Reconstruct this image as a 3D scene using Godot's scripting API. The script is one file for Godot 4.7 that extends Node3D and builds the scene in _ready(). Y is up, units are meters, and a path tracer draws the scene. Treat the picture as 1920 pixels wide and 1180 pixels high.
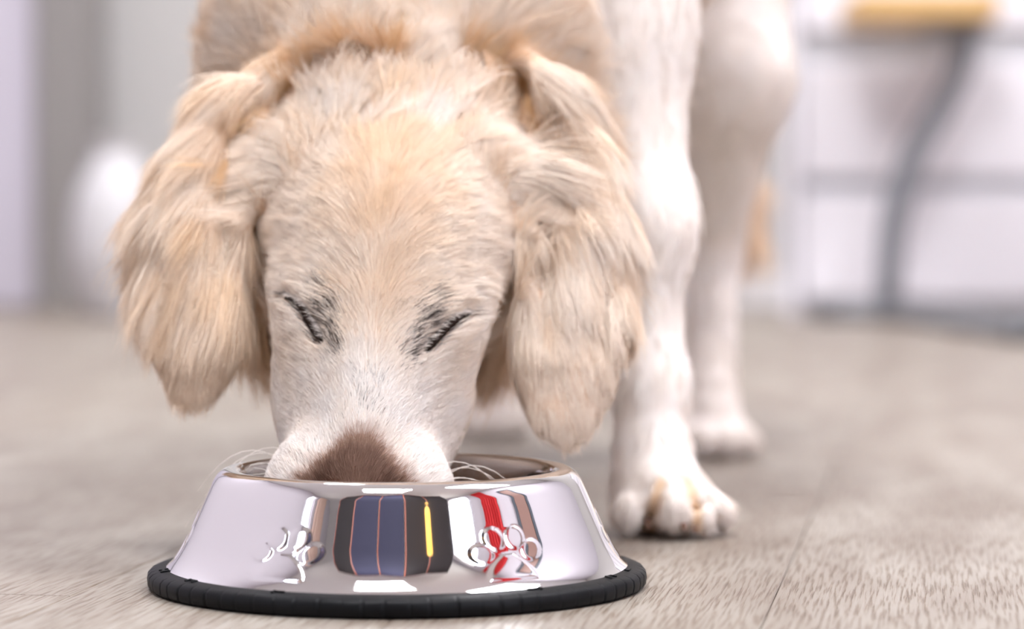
extends Node3D
# A golden retriever eating from a steel bowl on a plank floor.
# "Level" coordinates: x right, y up, z towards the camera, origin on the floor under the camera;
# the room runs along the planks, which are turned by YAW against the camera.

const YAW := 0.15359
var turn := Basis(Vector3.UP, YAW)
var rng := RandomNumberGenerator.new()
var lumps := FastNoiseLite.new()
var fine := FastNoiseLite.new()
var mats := {}


# ------------------------------------------------------------------ helpers
func mat(called: String, color: Color, rough := 0.6, metal := 0.0, spec := 0.5) -> StandardMaterial3D:
	var m := StandardMaterial3D.new()
	m.resource_name = called
	m.albedo_color = color.linear_to_srgb()
	m.roughness = rough
	m.metallic = metal
	m.metallic_specular = spec
	mats[called] = m
	return m


func tag(o: Node, label := "", category := "", group := "", kind := "") -> Node:
	if label: o.set_meta("label", label)
	if category: o.set_meta("category", category)
	if group: o.set_meta("group", group)
	if kind: o.set_meta("kind", kind)
	return o


func part(called: String, mesh: Mesh, material: Material, parent: Node, at := Vector3.ZERO, basis := Basis()) -> MeshInstance3D:
	var o := MeshInstance3D.new()
	o.name = called
	o.mesh = mesh
	o.material_override = material
	o.transform = Transform3D(basis, at)
	o.cast_shadow = GeometryInstance3D.SHADOW_CASTING_SETTING_ON
	parent.add_child(o, true)
	return o


func thing(called: String, at: Vector3, angle := 0.0) -> Node3D:
	var o := Node3D.new()
	o.name = called
	o.position = at
	o.rotation.y = angle
	add_child(o, true)
	return o


func world_of(p: Vector3) -> Vector3:
	return turn * p


# box with chamfered edges
func bevel_box(size: Vector3, c := 0.003) -> ArrayMesh:
	var h := size * 0.5
	c = minf(c, minf(h.x, minf(h.y, h.z)) * 0.9)
	var st := SurfaceTool.new()
	st.begin(Mesh.PRIMITIVE_TRIANGLES)
	st.set_smooth_group(-1)
	var pts := []
	for sx in [-1.0, 1.0]:
		for sy in [-1.0, 1.0]:
			for sz in [-1.0, 1.0]:
				var s := Vector3(sx, sy, sz)
				pts.append([s, Vector3(h.x, h.y - c, h.z - c) * s, Vector3(h.x - c, h.y, h.z - c) * s, Vector3(h.x - c, h.y - c, h.z) * s])
	for ax in 3:
		for sg in [-1.0, 1.0]:
			var loop := []
			for e in [[-1.0, -1.0], [1.0, -1.0], [1.0, 1.0], [-1.0, 1.0]]:
				var s := Vector3.ZERO
				s[ax] = sg
				s[(ax + 1) % 3] = e[0]
				s[(ax + 2) % 3] = e[1]
				loop.append(corner(pts, s)[1 + ax])
			poly(st, loop, Vector3.ZERO)
			var bx := (ax + 1) % 3
			for sh in [-1.0, 1.0]:
				var l2 := []
				for e in [-1.0, 1.0]:
					var s2 := Vector3.ZERO
					s2[ax] = sg
					s2[bx] = sh
					s2[(ax + 2) % 3] = e
					l2.append([corner(pts, s2)[1 + ax], corner(pts, s2)[1 + bx]])
				poly(st, [l2[0][0], l2[1][0], l2[1][1], l2[0][1]], Vector3.ZERO)
	for q in pts:
		poly(st, [q[1], q[2], q[3]], Vector3.ZERO)
	st.generate_normals()
	return st.commit()


func corner(pts: Array, s: Vector3) -> Array:
	for q in pts:
		if q[0].is_equal_approx(s): return q
	return pts[0]


# a flat polygon, wound so that it faces away from "inside"
func poly(st: SurfaceTool, loop: Array, inside: Vector3) -> void:
	var n: Vector3 = (loop[1] - loop[0]).cross(loop[2] - loop[0])
	var out: Vector3 = (loop[0] + loop[2]) * 0.5 - inside
	var flip := n.dot(out) > 0.0
	for i in range(1, loop.size() - 1):
		st.add_vertex(loop[0])
		st.add_vertex(loop[i + 1] if flip else loop[i])
		st.add_vertex(loop[i] if flip else loop[i + 1])


func grid_mesh(v: PackedVector3Array, nu: int, nv: int, closed := false) -> ArrayMesh:
	# v[j * nu + i]; smooth normals from neighbours
	var n := PackedVector3Array()
	n.resize(v.size())
	for j in nv:
		for i in nu:
			var i0 := (i - 1 + nu) % nu if closed else maxi(i - 1, 0)
			var i1 := (i + 1) % nu if closed else mini(i + 1, nu - 1)
			var du := v[j * nu + i1] - v[j * nu + i0]
			var dv := v[mini(j + 1, nv - 1) * nu + i] - v[maxi(j - 1, 0) * nu + i]
			var c := du.cross(dv)
			n[j * nu + i] = c.normalized() if c.length_squared() > 1e-20 else Vector3.UP
	var idx := PackedInt32Array()
	for j in nv - 1:
		for i in (nu if closed else nu - 1):
			var a := j * nu + i
			var b := j * nu + (i + 1) % nu
			idx.append_array([a, a + nu, b, b, a + nu, b + nu])
	var arr := []
	arr.resize(Mesh.ARRAY_MAX)
	arr[Mesh.ARRAY_VERTEX] = v
	arr[Mesh.ARRAY_NORMAL] = n
	arr[Mesh.ARRAY_INDEX] = idx
	var m := ArrayMesh.new()
	m.add_surface_from_arrays(Mesh.PRIMITIVE_TRIANGLES, arr)
	return m


# a tube through points, radii along it, rounded off at both ends
func tube(path: Array, radii: Array, sides := 10, flat := Vector2.ONE) -> ArrayMesh:
	var pts := path.duplicate()
	var rad := radii.duplicate()
	var v := PackedVector3Array()
	var side := Vector3.ZERO
	var rows := pts.size()
	for j in rows:
		var t: Vector3 = (pts[mini(j + 1, rows - 1)] - pts[maxi(j - 1, 0)]).normalized()
		if side == Vector3.ZERO:
			side = t.cross(Vector3.UP if absf(t.y) < 0.9 else Vector3.RIGHT).normalized()
		side = (side - t * side.dot(t)).normalized()
		var up := t.cross(side)
		for k in ([0.02, 1.0] if j == 0 else [1.0, 0.02] if j == rows - 1 else [1.0]):
			for i in sides:
				var a := TAU * i / sides
				v.append(pts[j] + (side * cos(a) * flat.x + up * sin(a) * flat.y) * float(rad[j]) * float(k))
	return grid_mesh(v, sides, rows + 2, true)


func lathe(profile: Array, sides := 64) -> ArrayMesh:
	var v := PackedVector3Array()
	for q in profile:
		for i in sides:
			var a := TAU * i / sides
			v.append(Vector3(q.x * sin(a), q.y, q.x * cos(a)))
	return grid_mesh(v, sides, profile.size(), true)


func smooth_profile(keys: Array, steps := 6) -> Array:
	var out := []
	for i in keys.size() - 1:
		var p0: Vector2 = keys[maxi(i - 1, 0)]
		var p1: Vector2 = keys[i]
		var p2: Vector2 = keys[i + 1]
		var p3: Vector2 = keys[mini(i + 2, keys.size() - 1)]
		for s in steps:
			out.append(p1.cubic_interpolate(p2, p0, p3, float(s) / steps))
	out.append(keys[-1])
	return out


# ------------------------------------------------------------------ smooth-union bodies
class Field:
	var f := PackedFloat32Array()
	var own := PackedByteArray()
	var nx: int
	var ny: int
	var nz: int
	var o: Vector3
	var h: float

	func _init(lo: Vector3, hi: Vector3, cell: float) -> void:
		o = lo
		h = cell
		nx = int(ceil((hi.x - lo.x) / cell)) + 1
		ny = int(ceil((hi.y - lo.y) / cell)) + 1
		nz = int(ceil((hi.z - lo.z) / cell)) + 1
		f.resize(nx * ny * nz)
		f.fill(1.0)
		own.resize(nx * ny * nz)

	# shape: {t: 0 tapered capsule | 1 ellipsoid | 2 flattened capsule, ...}
	func add(s: Dictionary) -> void:
		var a: Vector3 = s.a
		var b: Vector3 = s.get("b", s.a)
		var ra: float = s.get("ra", 0.0)
		var rb: float = s.get("rb", ra)
		var k: float = s.get("k", 0.012)
		var t: int = s.t
		var g: int = s.get("g", 0)
		var cut: bool = s.get("cut", false)
		var bas: Basis = s.get("basis", Basis())
		var rad: Vector3 = s.get("rad", Vector3.ONE)
		var nrm: Vector3 = s.get("n", Vector3.UP)
		var flat: float = s.get("flat", 1.0) - 1.0
		var reach := maxf(maxf(ra, rb), maxf(rad.x, maxf(rad.y, rad.z)) if t == 1 else 0.0) + k + 3.0 * h
		var lo := (a.min(b) - Vector3.ONE * reach - o) / h
		var hi := (a.max(b) + Vector3.ONE * reach - o) / h
		var i0 := maxi(int(lo.x), 0)
		var j0 := maxi(int(lo.y), 0)
		var k0 := maxi(int(lo.z), 0)
		var i1 := mini(int(hi.x) + 1, nx - 1)
		var j1 := mini(int(hi.y) + 1, ny - 1)
		var k1 := mini(int(hi.z) + 1, nz - 1)
		var ab := b - a
		var ll := maxf(ab.length_squared(), 1e-12)
		var inv := bas.transposed()
		var ir := Vector3(1.0 / rad.x, 1.0 / rad.y, 1.0 / rad.z)
		var dr := rb - ra
		for kz in range(k0, k1 + 1):
			for jy in range(j0, j1 + 1):
				var at := (kz * ny + jy) * nx
				for ix in range(i0, i1 + 1):
					var p := Vector3(o.x + ix * h, o.y + jy * h, o.z + kz * h) - a
					var d: float
					if t == 1:
						p = inv * p
						var q := p * ir
						var l0 := q.length()
						d = l0 * (l0 - 1.0) / maxf((q * ir).length(), 1e-6)
					else:
						var e := clampf(p.dot(ab) / ll, 0.0, 1.0)
						p -= ab * e
						if t == 2:
							p += nrm * (p.dot(nrm) * flat)
						d = p.length() - ra - dr * e
					var c := f[at + ix]
					if cut:
						d = -d
						var w := maxf(k - absf(c - d), 0.0) / k
						f[at + ix] = maxf(c, d) + w * w * k * 0.25
					else:
						if d < c: own[at + ix] = g
						var w := maxf(k - absf(c - d), 0.0) / k
						f[at + ix] = minf(c, d) - w * w * k * 0.25


class Pelt:
	var v := PackedVector3Array()
	var n := PackedVector3Array()
	var own := PackedByteArray()
	var tri := PackedInt32Array()

	func take(d: Field) -> void:
		var nx := d.nx
		var ny := d.ny
		var nz := d.nz
		var f := d.f
		var sx := 1
		var sy := nx
		var sz := nx * ny
		var at := PackedInt32Array()
		at.resize(nx * ny * nz)
		at.fill(-1)
		for k in nz - 1:
			for j in ny - 1:
				var c := k * sz + j * sy
				for i in nx - 1:
					var q := c + i
					var f0 := f[q]
					if f0 > 0.2: continue
					var f1 := f[q + 1]
					var f2 := f[q + sy]
					var f3 := f[q + sy + 1]
					var f4 := f[q + sz]
					var f5 := f[q + sz + 1]
					var f6 := f[q + sz + sy]
					var f7 := f[q + sz + sy + 1]
					var inside := int(f0 < 0.0) + int(f1 < 0.0) + int(f2 < 0.0) + int(f3 < 0.0) + int(f4 < 0.0) + int(f5 < 0.0) + int(f6 < 0.0) + int(f7 < 0.0)
					if inside == 0 or inside == 8: continue
					var s := Vector3.ZERO
					var m := 0
					if (f0 < 0.0) != (f1 < 0.0): s += Vector3(f0 / (f0 - f1), 0, 0); m += 1
					if (f2 < 0.0) != (f3 < 0.0): s += Vector3(f2 / (f2 - f3), 1, 0); m += 1
					if (f4 < 0.0) != (f5 < 0.0): s += Vector3(f4 / (f4 - f5), 0, 1); m += 1
					if (f6 < 0.0) != (f7 < 0.0): s += Vector3(f6 / (f6 - f7), 1, 1); m += 1
					if (f0 < 0.0) != (f2 < 0.0): s += Vector3(0, f0 / (f0 - f2), 0); m += 1
					if (f1 < 0.0) != (f3 < 0.0): s += Vector3(1, f1 / (f1 - f3), 0); m += 1
					if (f4 < 0.0) != (f6 < 0.0): s += Vector3(0, f4 / (f4 - f6), 1); m += 1
					if (f5 < 0.0) != (f7 < 0.0): s += Vector3(1, f5 / (f5 - f7), 1); m += 1
					if (f0 < 0.0) != (f4 < 0.0): s += Vector3(0, 0, f0 / (f0 - f4)); m += 1
					if (f1 < 0.0) != (f5 < 0.0): s += Vector3(1, 0, f1 / (f1 - f5)); m += 1
					if (f2 < 0.0) != (f6 < 0.0): s += Vector3(0, 1, f2 / (f2 - f6)); m += 1
					if (f3 < 0.0) != (f7 < 0.0): s += Vector3(1, 1, f3 / (f3 - f7)); m += 1
					at[q] = v.size()
					v.append(d.o + (Vector3(i, j, k) + s / m) * d.h)
					n.append(Vector3(f1 + f3 + f5 + f7 - f0 - f2 - f4 - f6, f2 + f3 + f6 + f7 - f0 - f1 - f4 - f5, f4 + f5 + f6 + f7 - f0 - f1 - f2 - f3).normalized())
					own.append(d.own[q] if f0 < f7 else d.own[q + sz + sy + 1])
		for k in range(1, nz - 1):
			for j in range(1, ny - 1):
				var c := k * sz + j * sy
				for i in range(1, nx - 1):
					var q := c + i
					if at[q] < 0: continue
					var neg := f[q] < 0.0
					if neg != (f[q + 1] < 0.0): quad(at[q], at[q - sy], at[q - sy - sz], at[q - sz], neg)
					if neg != (f[q + sy] < 0.0): quad(at[q], at[q - sz], at[q - sz - sx], at[q - sx], neg)
					if neg != (f[q + sz] < 0.0): quad(at[q], at[q - sx], at[q - sx - sy], at[q - sy], neg)

	func quad(a: int, b: int, c: int, d: int, flip: bool) -> void:
		if a < 0 or b < 0 or c < 0 or d < 0: return
		if flip:
			tri.append_array([a, c, b, a, d, c])
		else:
			tri.append_array([a, b, c, a, c, d])

	func mesh(colors = null) -> ArrayMesh:
		var arr := []
		arr.resize(Mesh.ARRAY_MAX)
		arr[Mesh.ARRAY_VERTEX] = v
		arr[Mesh.ARRAY_NORMAL] = n
		if colors != null: arr[Mesh.ARRAY_COLOR] = colors
		arr[Mesh.ARRAY_INDEX] = tri
		var m := ArrayMesh.new()
		m.add_surface_from_arrays(Mesh.PRIMITIVE_TRIANGLES, arr)
		return m


class Hairs:
	var v := PackedVector3Array()
	var n := PackedVector3Array()
	var c := PackedColorArray()
	var tri := PackedInt32Array()

	# one tapered ribbon through four or five points
	func strand(pts: PackedVector3Array, side: Vector3, width: float, nrm: Vector3, col: Color) -> void:
		var base := v.size()
		var m := pts.size()
		for i in m - 1:
			var w := side * (width * (0.75 if i == 0 else 1.0 - 0.8 * float(i) / (m - 1)))
			v.append(pts[i] - w)
			v.append(pts[i] + w)
			n.append(nrm)
			n.append(nrm)
			c.append(col)
			c.append(col)
			if i < m - 2:
				var a := base + i * 2
				tri.append_array([a, a + 1, a + 2, a + 1, a + 3, a + 2])
		v.append(pts[m - 1])
		n.append(nrm)
		c.append(col)
		var e := base + (m - 2) * 2
		tri.append_array([e, e + 1, e + 2])

	func mesh() -> ArrayMesh:
		var arr := []
		arr.resize(Mesh.ARRAY_MAX)
		arr[Mesh.ARRAY_VERTEX] = v
		arr[Mesh.ARRAY_NORMAL] = n
		arr[Mesh.ARRAY_COLOR] = c
		arr[Mesh.ARRAY_INDEX] = tri
		var m := ArrayMesh.new()
		m.add_surface_from_arrays(Mesh.PRIMITIVE_TRIANGLES, arr)
		return m


# ------------------------------------------------------------------ scene
func _ready() -> void:
	rng.seed = 7
	lumps.seed = 3
	lumps.frequency = 1.0
	lumps.noise_type = FastNoiseLite.TYPE_SIMPLEX_SMOOTH
	lumps.fractal_type = FastNoiseLite.FRACTAL_NONE
	fine.seed = 11
	fine.frequency = 1.0
	fine.noise_type = FastNoiseLite.TYPE_SIMPLEX_SMOOTH
	fine.fractal_type = FastNoiseLite.FRACTAL_NONE
	set_camera()
	set_light()
	make_materials()
	build_room()
	build_lamps()
	build_background()
	build_behind()
	build_bowl()
	build_dog()


func set_camera() -> void:
	var cam := Camera3D.new()
	cam.name = "camera"
	cam.position = Vector3(0, 0.1755, 0)
	cam.rotation = Vector3(-0.0364, YAW, 0)
	cam.near = 0.02
	cam.far = 60.0
	var lens := CameraAttributesPhysical.new()
	lens.frustum_focal_length = 100.0
	lens.frustum_focus_distance = 1.30
	lens.exposure_aperture = 4.4
	cam.attributes = lens
	add_child(cam)
	cam.fov = 12.704
	cam.current = true


func set_light() -> void:
	var w := WorldEnvironment.new()
	w.name = "environment"
	var e := Environment.new()
	e.tonemap_mode = Environment.TONE_MAPPER_LINEAR
	e.tonemap_exposure = 0.61
	e.sdfgi_enabled = true
	e.ssao_enabled = true
	e.ssil_enabled = true
	e.background_mode = Environment.BG_SKY
	var s := ProceduralSkyMaterial.new()
	s.sky_top_color = Color(0.90, 0.94, 1.0)
	s.sky_horizon_color = Color(0.96, 0.97, 1.0)
	s.ground_bottom_color = Color(0.62, 0.60, 0.58)
	s.ground_horizon_color = Color(0.8, 0.8, 0.8)
	s.energy_multiplier = 21.0
	e.sky = Sky.new()
	e.sky.sky_material = s
	w.environment = e
	add_child(w)


func make_materials() -> void:
	mat("wall_paint", Color(0.80, 0.785, 0.80), 0.9)
	mat("lavender_paint", Color(0.54, 0.51, 0.56), 0.9)
	mat("grey_paint", Color(0.55, 0.535, 0.52), 0.9)
	mat("ceiling_paint", Color(0.85, 0.85, 0.85), 0.9)
	mat("white_trim", Color(0.82, 0.81, 0.82), 0.5)
	mat("white_lacquer", Color(0.86, 0.84, 0.89), 0.4)
	mat("door_paint", Color(0.56, 0.53, 0.60), 0.5)
	mat("cabinet_gap", Color(0.62, 0.63, 0.66), 0.7)
	mat("taupe_paint", Color(0.27, 0.255, 0.245), 0.8)
	mat("bench_wood", Color(0.72, 0.47, 0.20), 0.5)
	mat("bench_metal", Color(0.22, 0.23, 0.25), 0.45, 0.3)
	mat("foot_rubber", Color(0.12, 0.12, 0.13), 0.7)
	mat("white_ceramic", Color(0.62, 0.61, 0.62), 0.35)
	mat("steel", Color(0.91, 0.895, 0.90), 0.035, 1.0)
	mat("rubber", Color(0.006, 0.0063, 0.0075), 0.5, 0.0, 0.28)
	mat("dog_food", Color(0.19, 0.09, 0.032), 0.7)
	mat("navy_cloth", Color(0.014, 0.014, 0.040), 0.9)
	mat("umber_cloth", Color(0.013, 0.009, 0.010), 0.9)
	mat("red_wood", Color(0.20, 0.055, 0.035), 0.45)
	mat("red_cloth", Color(0.55, 0.02, 0.025), 0.85)
	mat("peach_cloth", Color(0.62, 0.45, 0.38), 0.85)
	mat("door_brown", Color(0.22, 0.11, 0.085), 0.5)
	mat("door_slate", Color(0.03, 0.04, 0.06), 0.5)
	mat("brass", Color(0.7, 0.55, 0.25), 0.3, 1.0)
	mat("nose_leather", Color(0.16, 0.062, 0.045), 0.42, 0.0, 0.5)
	mat("eyelid", Color(0.022, 0.013, 0.010), 0.85, 0.0, 0.2)
	mat("claw", Color(0.16, 0.075, 0.045), 0.4)
	mat("whisker", Color(0.82, 0.76, 0.70), 0.4)
	var pane := mat("pane", Color(0.95, 0.97, 1.0), 0.02)
	pane.transparency = BaseMaterial3D.TRANSPARENCY_ALPHA
	pane.albedo_color.a = 0.06
	var skin := mat("dog_skin", Color(1, 1, 1), 0.9, 0.0, 0.2)
	skin.vertex_color_use_as_albedo = true
	var fur := mat("dog_fur", Color(1, 1, 1), 0.62, 0.0, 0.3)
	fur.vertex_color_use_as_albedo = true
	fur.backlight_enabled = true
	fur.backlight = Color(0.6, 0.58, 0.55)
	# floor boards: long grain, pores and slow changes of tone
	var grain := noise_texture(21, 0.035, 4, [[0.0, Color(0.64, 0.58, 0.53)], [0.34, Color(0.84, 0.80, 0.76)], [0.55, Color(0.97, 0.96, 0.95)], [1.0, Color(1, 1, 1)]])
	var tone := noise_texture(22, 0.012, 3, [[0.2, Color(0.86, 0.83, 0.81)], [0.8, Color(1, 1, 1)]])
	var relief := noise_texture(21, 0.035, 4, [[0.0, Color(0, 0, 0)], [0.45, Color(0.8, 0.8, 0.8)], [1.0, Color(1, 1, 1)]])
	var tones := [Color(0.375, 0.345, 0.305), Color(0.39, 0.36, 0.315), Color(0.36, 0.33, 0.29), Color(0.385, 0.36, 0.32)]
	for k in 4:
		var m := mat("board_%d" % k, tones[k], 0.42, 0.0, 0.45)
		m.albedo_texture = grain
		m.uv1_triplanar = true
		m.uv1_world_triplanar = true
		m.uv1_scale = Vector3(12.0, 12.0, 0.5)
		m.uv1_offset = Vector3(0.31 * k, 0.0, 0.17 * k)
		m.heightmap_enabled = true
		m.heightmap_texture = relief
		m.heightmap_scale = 0.05
		m.detail_enabled = true
		m.detail_albedo = tone
		m.detail_blend_mode = BaseMaterial3D.BLEND_MODE_MUL
		m.detail_uv_layer = BaseMaterial3D.DETAIL_UV_2
		m.uv2_triplanar = true
		m.uv2_world_triplanar = true
		m.uv2_scale = Vector3(1.3, 1.3, 0.35)


func noise_texture(seed_: int, freq: float, octaves: int, ramp: Array) -> NoiseTexture2D:
	var n := FastNoiseLite.new()
	n.seed = seed_
	n.frequency = freq
	n.fractal_octaves = octaves
	n.noise_type = FastNoiseLite.TYPE_SIMPLEX_SMOOTH
	var t := NoiseTexture2D.new()
	t.width = 1024
	t.height = 1024
	t.seamless = true
	t.noise = n
	var g := Gradient.new()
	g.offsets = PackedFloat32Array(ramp.map(func(r): return r[0]))
	g.colors = PackedColorArray(ramp.map(func(r): return r[1]))
	t.color_ramp = g
	return t


# ------------------------------------------------------------------ room
const X0 := -2.6
const X1 := 2.2
const Z0 := -5.15
const Z1 := 2.6
const TOP := 3.2


func slab(called: String, lo: Vector3, hi: Vector3, m: Material, parent: Node) -> MeshInstance3D:
	var b := BoxMesh.new()
	b.size = hi - lo
	return part(called, b, m, parent, (lo + hi) * 0.5)


func structure(called: String) -> Node3D:
	var o := thing(called, Vector3.ZERO)
	o.set_meta("kind", "structure")
	return o


func build_room() -> void:
	var fl := structure("floor")
	tag(fl, "pale oak plank floor with fine dark grain", "floor")
	slab("subfloor", Vector3(X0 - 0.2, -0.2, Z0 - 0.2), Vector3(X1 + 0.2, -0.012, Z1 + 0.2), mats.taupe_paint, fl)
	var wide := 0.159
	var meshes := {}
	var col := 0
	var x := -0.078 - wide * 16.0
	while x < X1:
		var z := Z0 - 0.9 + fposmod(col * 0.47, 1.3)
		var row := 0
		while z < Z1:
			var x_lo := maxf(x, X0)
			var x_hi := minf(x + wide, X1)
			var z_lo := maxf(z, Z0)
			var z_hi := minf(z + 1.3, Z1)
			if x_hi - x_lo > 0.01 and z_hi - z_lo > 0.01:
				var size := Vector3(x_hi - x_lo - 0.0003, 0.012, z_hi - z_lo - 0.0003)
				var key := str(size.snapped(Vector3.ONE * 0.0005))
				if not meshes.has(key): meshes[key] = bevel_box(size, 0.0006)
				part("plank", meshes[key], mats["board_%d" % ((col * 3 + row * 2 + (col >> 2)) % 4)], fl, Vector3((x_lo + x_hi) * 0.5, -0.006, (z_lo + z_hi) * 0.5))
			z += 1.3
			row += 1
		x += wide
		col += 1
	var t := 0.2
	var wb := structure("wall_back")
	tag(wb, "pale grey painted wall behind the dog", "wall")
	slab("wall_panel", Vector3(X0 - t, -0.2, Z0 - t), Vector3(X1 + t, TOP + t, Z0), mats.grey_paint, wb)
	var wf := structure("wall_front")
	tag(wf, "pale painted wall behind the photographer's place", "wall")
	slab("wall_panel", Vector3(X0 - t, -0.2, Z1), Vector3(X1 + t, TOP + t, Z1 + t), mats.wall_paint, wf)
	var c := structure("ceiling")
	tag(c, "plain white ceiling of the room", "ceiling")
	slab("ceiling_panel", Vector3(X0 - t, TOP, Z0), Vector3(X1 + t, TOP + t, Z1), mats.ceiling_paint, c)
	# side walls with tall openings: [z from, z to, sill, head]
	side_wall("wall_right", "white wall with the tall windows, mirrored in the bowl", X1, X1 + t, [[0.1, 1.25, 0.25, 3.0]])
	side_wall("wall_left", "white wall with the narrow window, mirrored in the bowl", X0 - t, X0, [[0.55, 0.95, 0.4, 2.9]])
	window("window_1", "tall bright window in the right wall near the camera", X1, Vector4(0.1, 1.25, 0.25, 3.0))
	window("window_2", "narrow tall window in the left wall", X0 - t, Vector4(0.55, 0.95, 0.4, 2.9))
	var bb := part("baseboard_back", bevel_box(Vector3(X1 - X0, 0.06, 0.014), 0.004), mats.white_trim, self, Vector3((X0 + X1) * 0.5, 0.03, Z0 + 0.007))
	tag(bb, "low white baseboard along the back wall", "baseboard", "", "structure")


func side_wall(called: String, label: String, x_lo: float, x_hi: float, holes: Array) -> void:
	var w := structure(called)
	tag(w, label, "wall")
	var z := Z0
	for q in holes:
		slab("wall_panel", Vector3(x_lo, -0.2, z), Vector3(x_hi, TOP, q[0]), mats.lavender_paint, w)
		slab("wall_panel", Vector3(x_lo, -0.2, q[0]), Vector3(x_hi, q[2], q[1]), mats.lavender_paint, w)
		slab("wall_panel", Vector3(x_lo, q[3], q[0]), Vector3(x_hi, TOP, q[1]), mats.lavender_paint, w)
		z = q[1]
	slab("wall_panel", Vector3(x_lo, -0.2, z), Vector3(x_hi, TOP, Z1), mats.lavender_paint, w)


func window(called: String, label: String, x: float, q: Vector4) -> void:
	var w := structure(called)
	tag(w, label, "window")
	var xm := x + 0.1
	for zz in [q.x + 0.02, q.y - 0.02]:
		part("window_frame", bevel_box(Vector3(0.06, q.w - q.z, 0.04)), mats.white_trim, w, Vector3(xm, (q.z + q.w) * 0.5, zz))
	for yy in [q.z + 0.02, q.w - 0.02]:
		part("window_frame", bevel_box(Vector3(0.06, 0.04, q.y - q.x - 0.08)), mats.white_trim, w, Vector3(xm, yy, (q.x + q.y) * 0.5))
	slab("pane", Vector3(xm - 0.001, q.z + 0.04, q.x + 0.04), Vector3(xm + 0.001, q.w - 0.04, q.y - 0.04), mats.pane, w)


func build_lamps() -> void:
	ceiling_panel(world_of(Vector3(-0.30, TOP, -0.40)), Vector2(1.0, 1.0), 16.0, "ceiling light panel nearest the camera, mirrored in the bowl")
	ceiling_panel(Vector3(1.1, TOP, -2.3), Vector2(1.2, 1.2), 13.0, "added ceiling light panel brightening the flank of the dog")  # added panel without a known source, lights the dog from right above
	ceiling_panel(Vector3(-0.9, TOP, -3.9), Vector2(1.2, 0.6), 15.0, "added ceiling light panel brightening the back wall")  # another added panel, put in only to lift the back wall


func ceiling_panel(at: Vector3, size: Vector2, energy: float, label: String) -> void:
	var o := thing("ceiling_light", at)
	tag(o, label, "ceiling light", "ceiling light panels")
	part("frame", bevel_box(Vector3(size.x + 0.05, 0.03, size.y + 0.05)), mats.white_trim, o, Vector3(0, -0.015, 0))
	var glow := StandardMaterial3D.new()
	glow.resource_name = "lamp_diffuser"
	glow.albedo_color = Color(0.9, 0.9, 0.9)
	glow.emission_enabled = true
	glow.emission = Color(0.985, 0.985, 1.0)
	glow.emission_energy_multiplier = 6.0
	part("diffuser", bevel_box(Vector3(size.x, 0.012, size.y)), glow, o, Vector3(0, -0.033, 0))
	var l := AreaLight3D.new()
	l.name = "panel_light"
	l.area_size = size
	l.light_color = Color(0.985, 0.985, 1.0)
	l.light_energy = energy
	l.area_range = 12.0
	l.area_attenuation = 2.0
	l.shadow_enabled = true
	l.position = Vector3(0, -0.045, 0)
	l.rotation.x = -PI / 2
	o.add_child(l)


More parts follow.
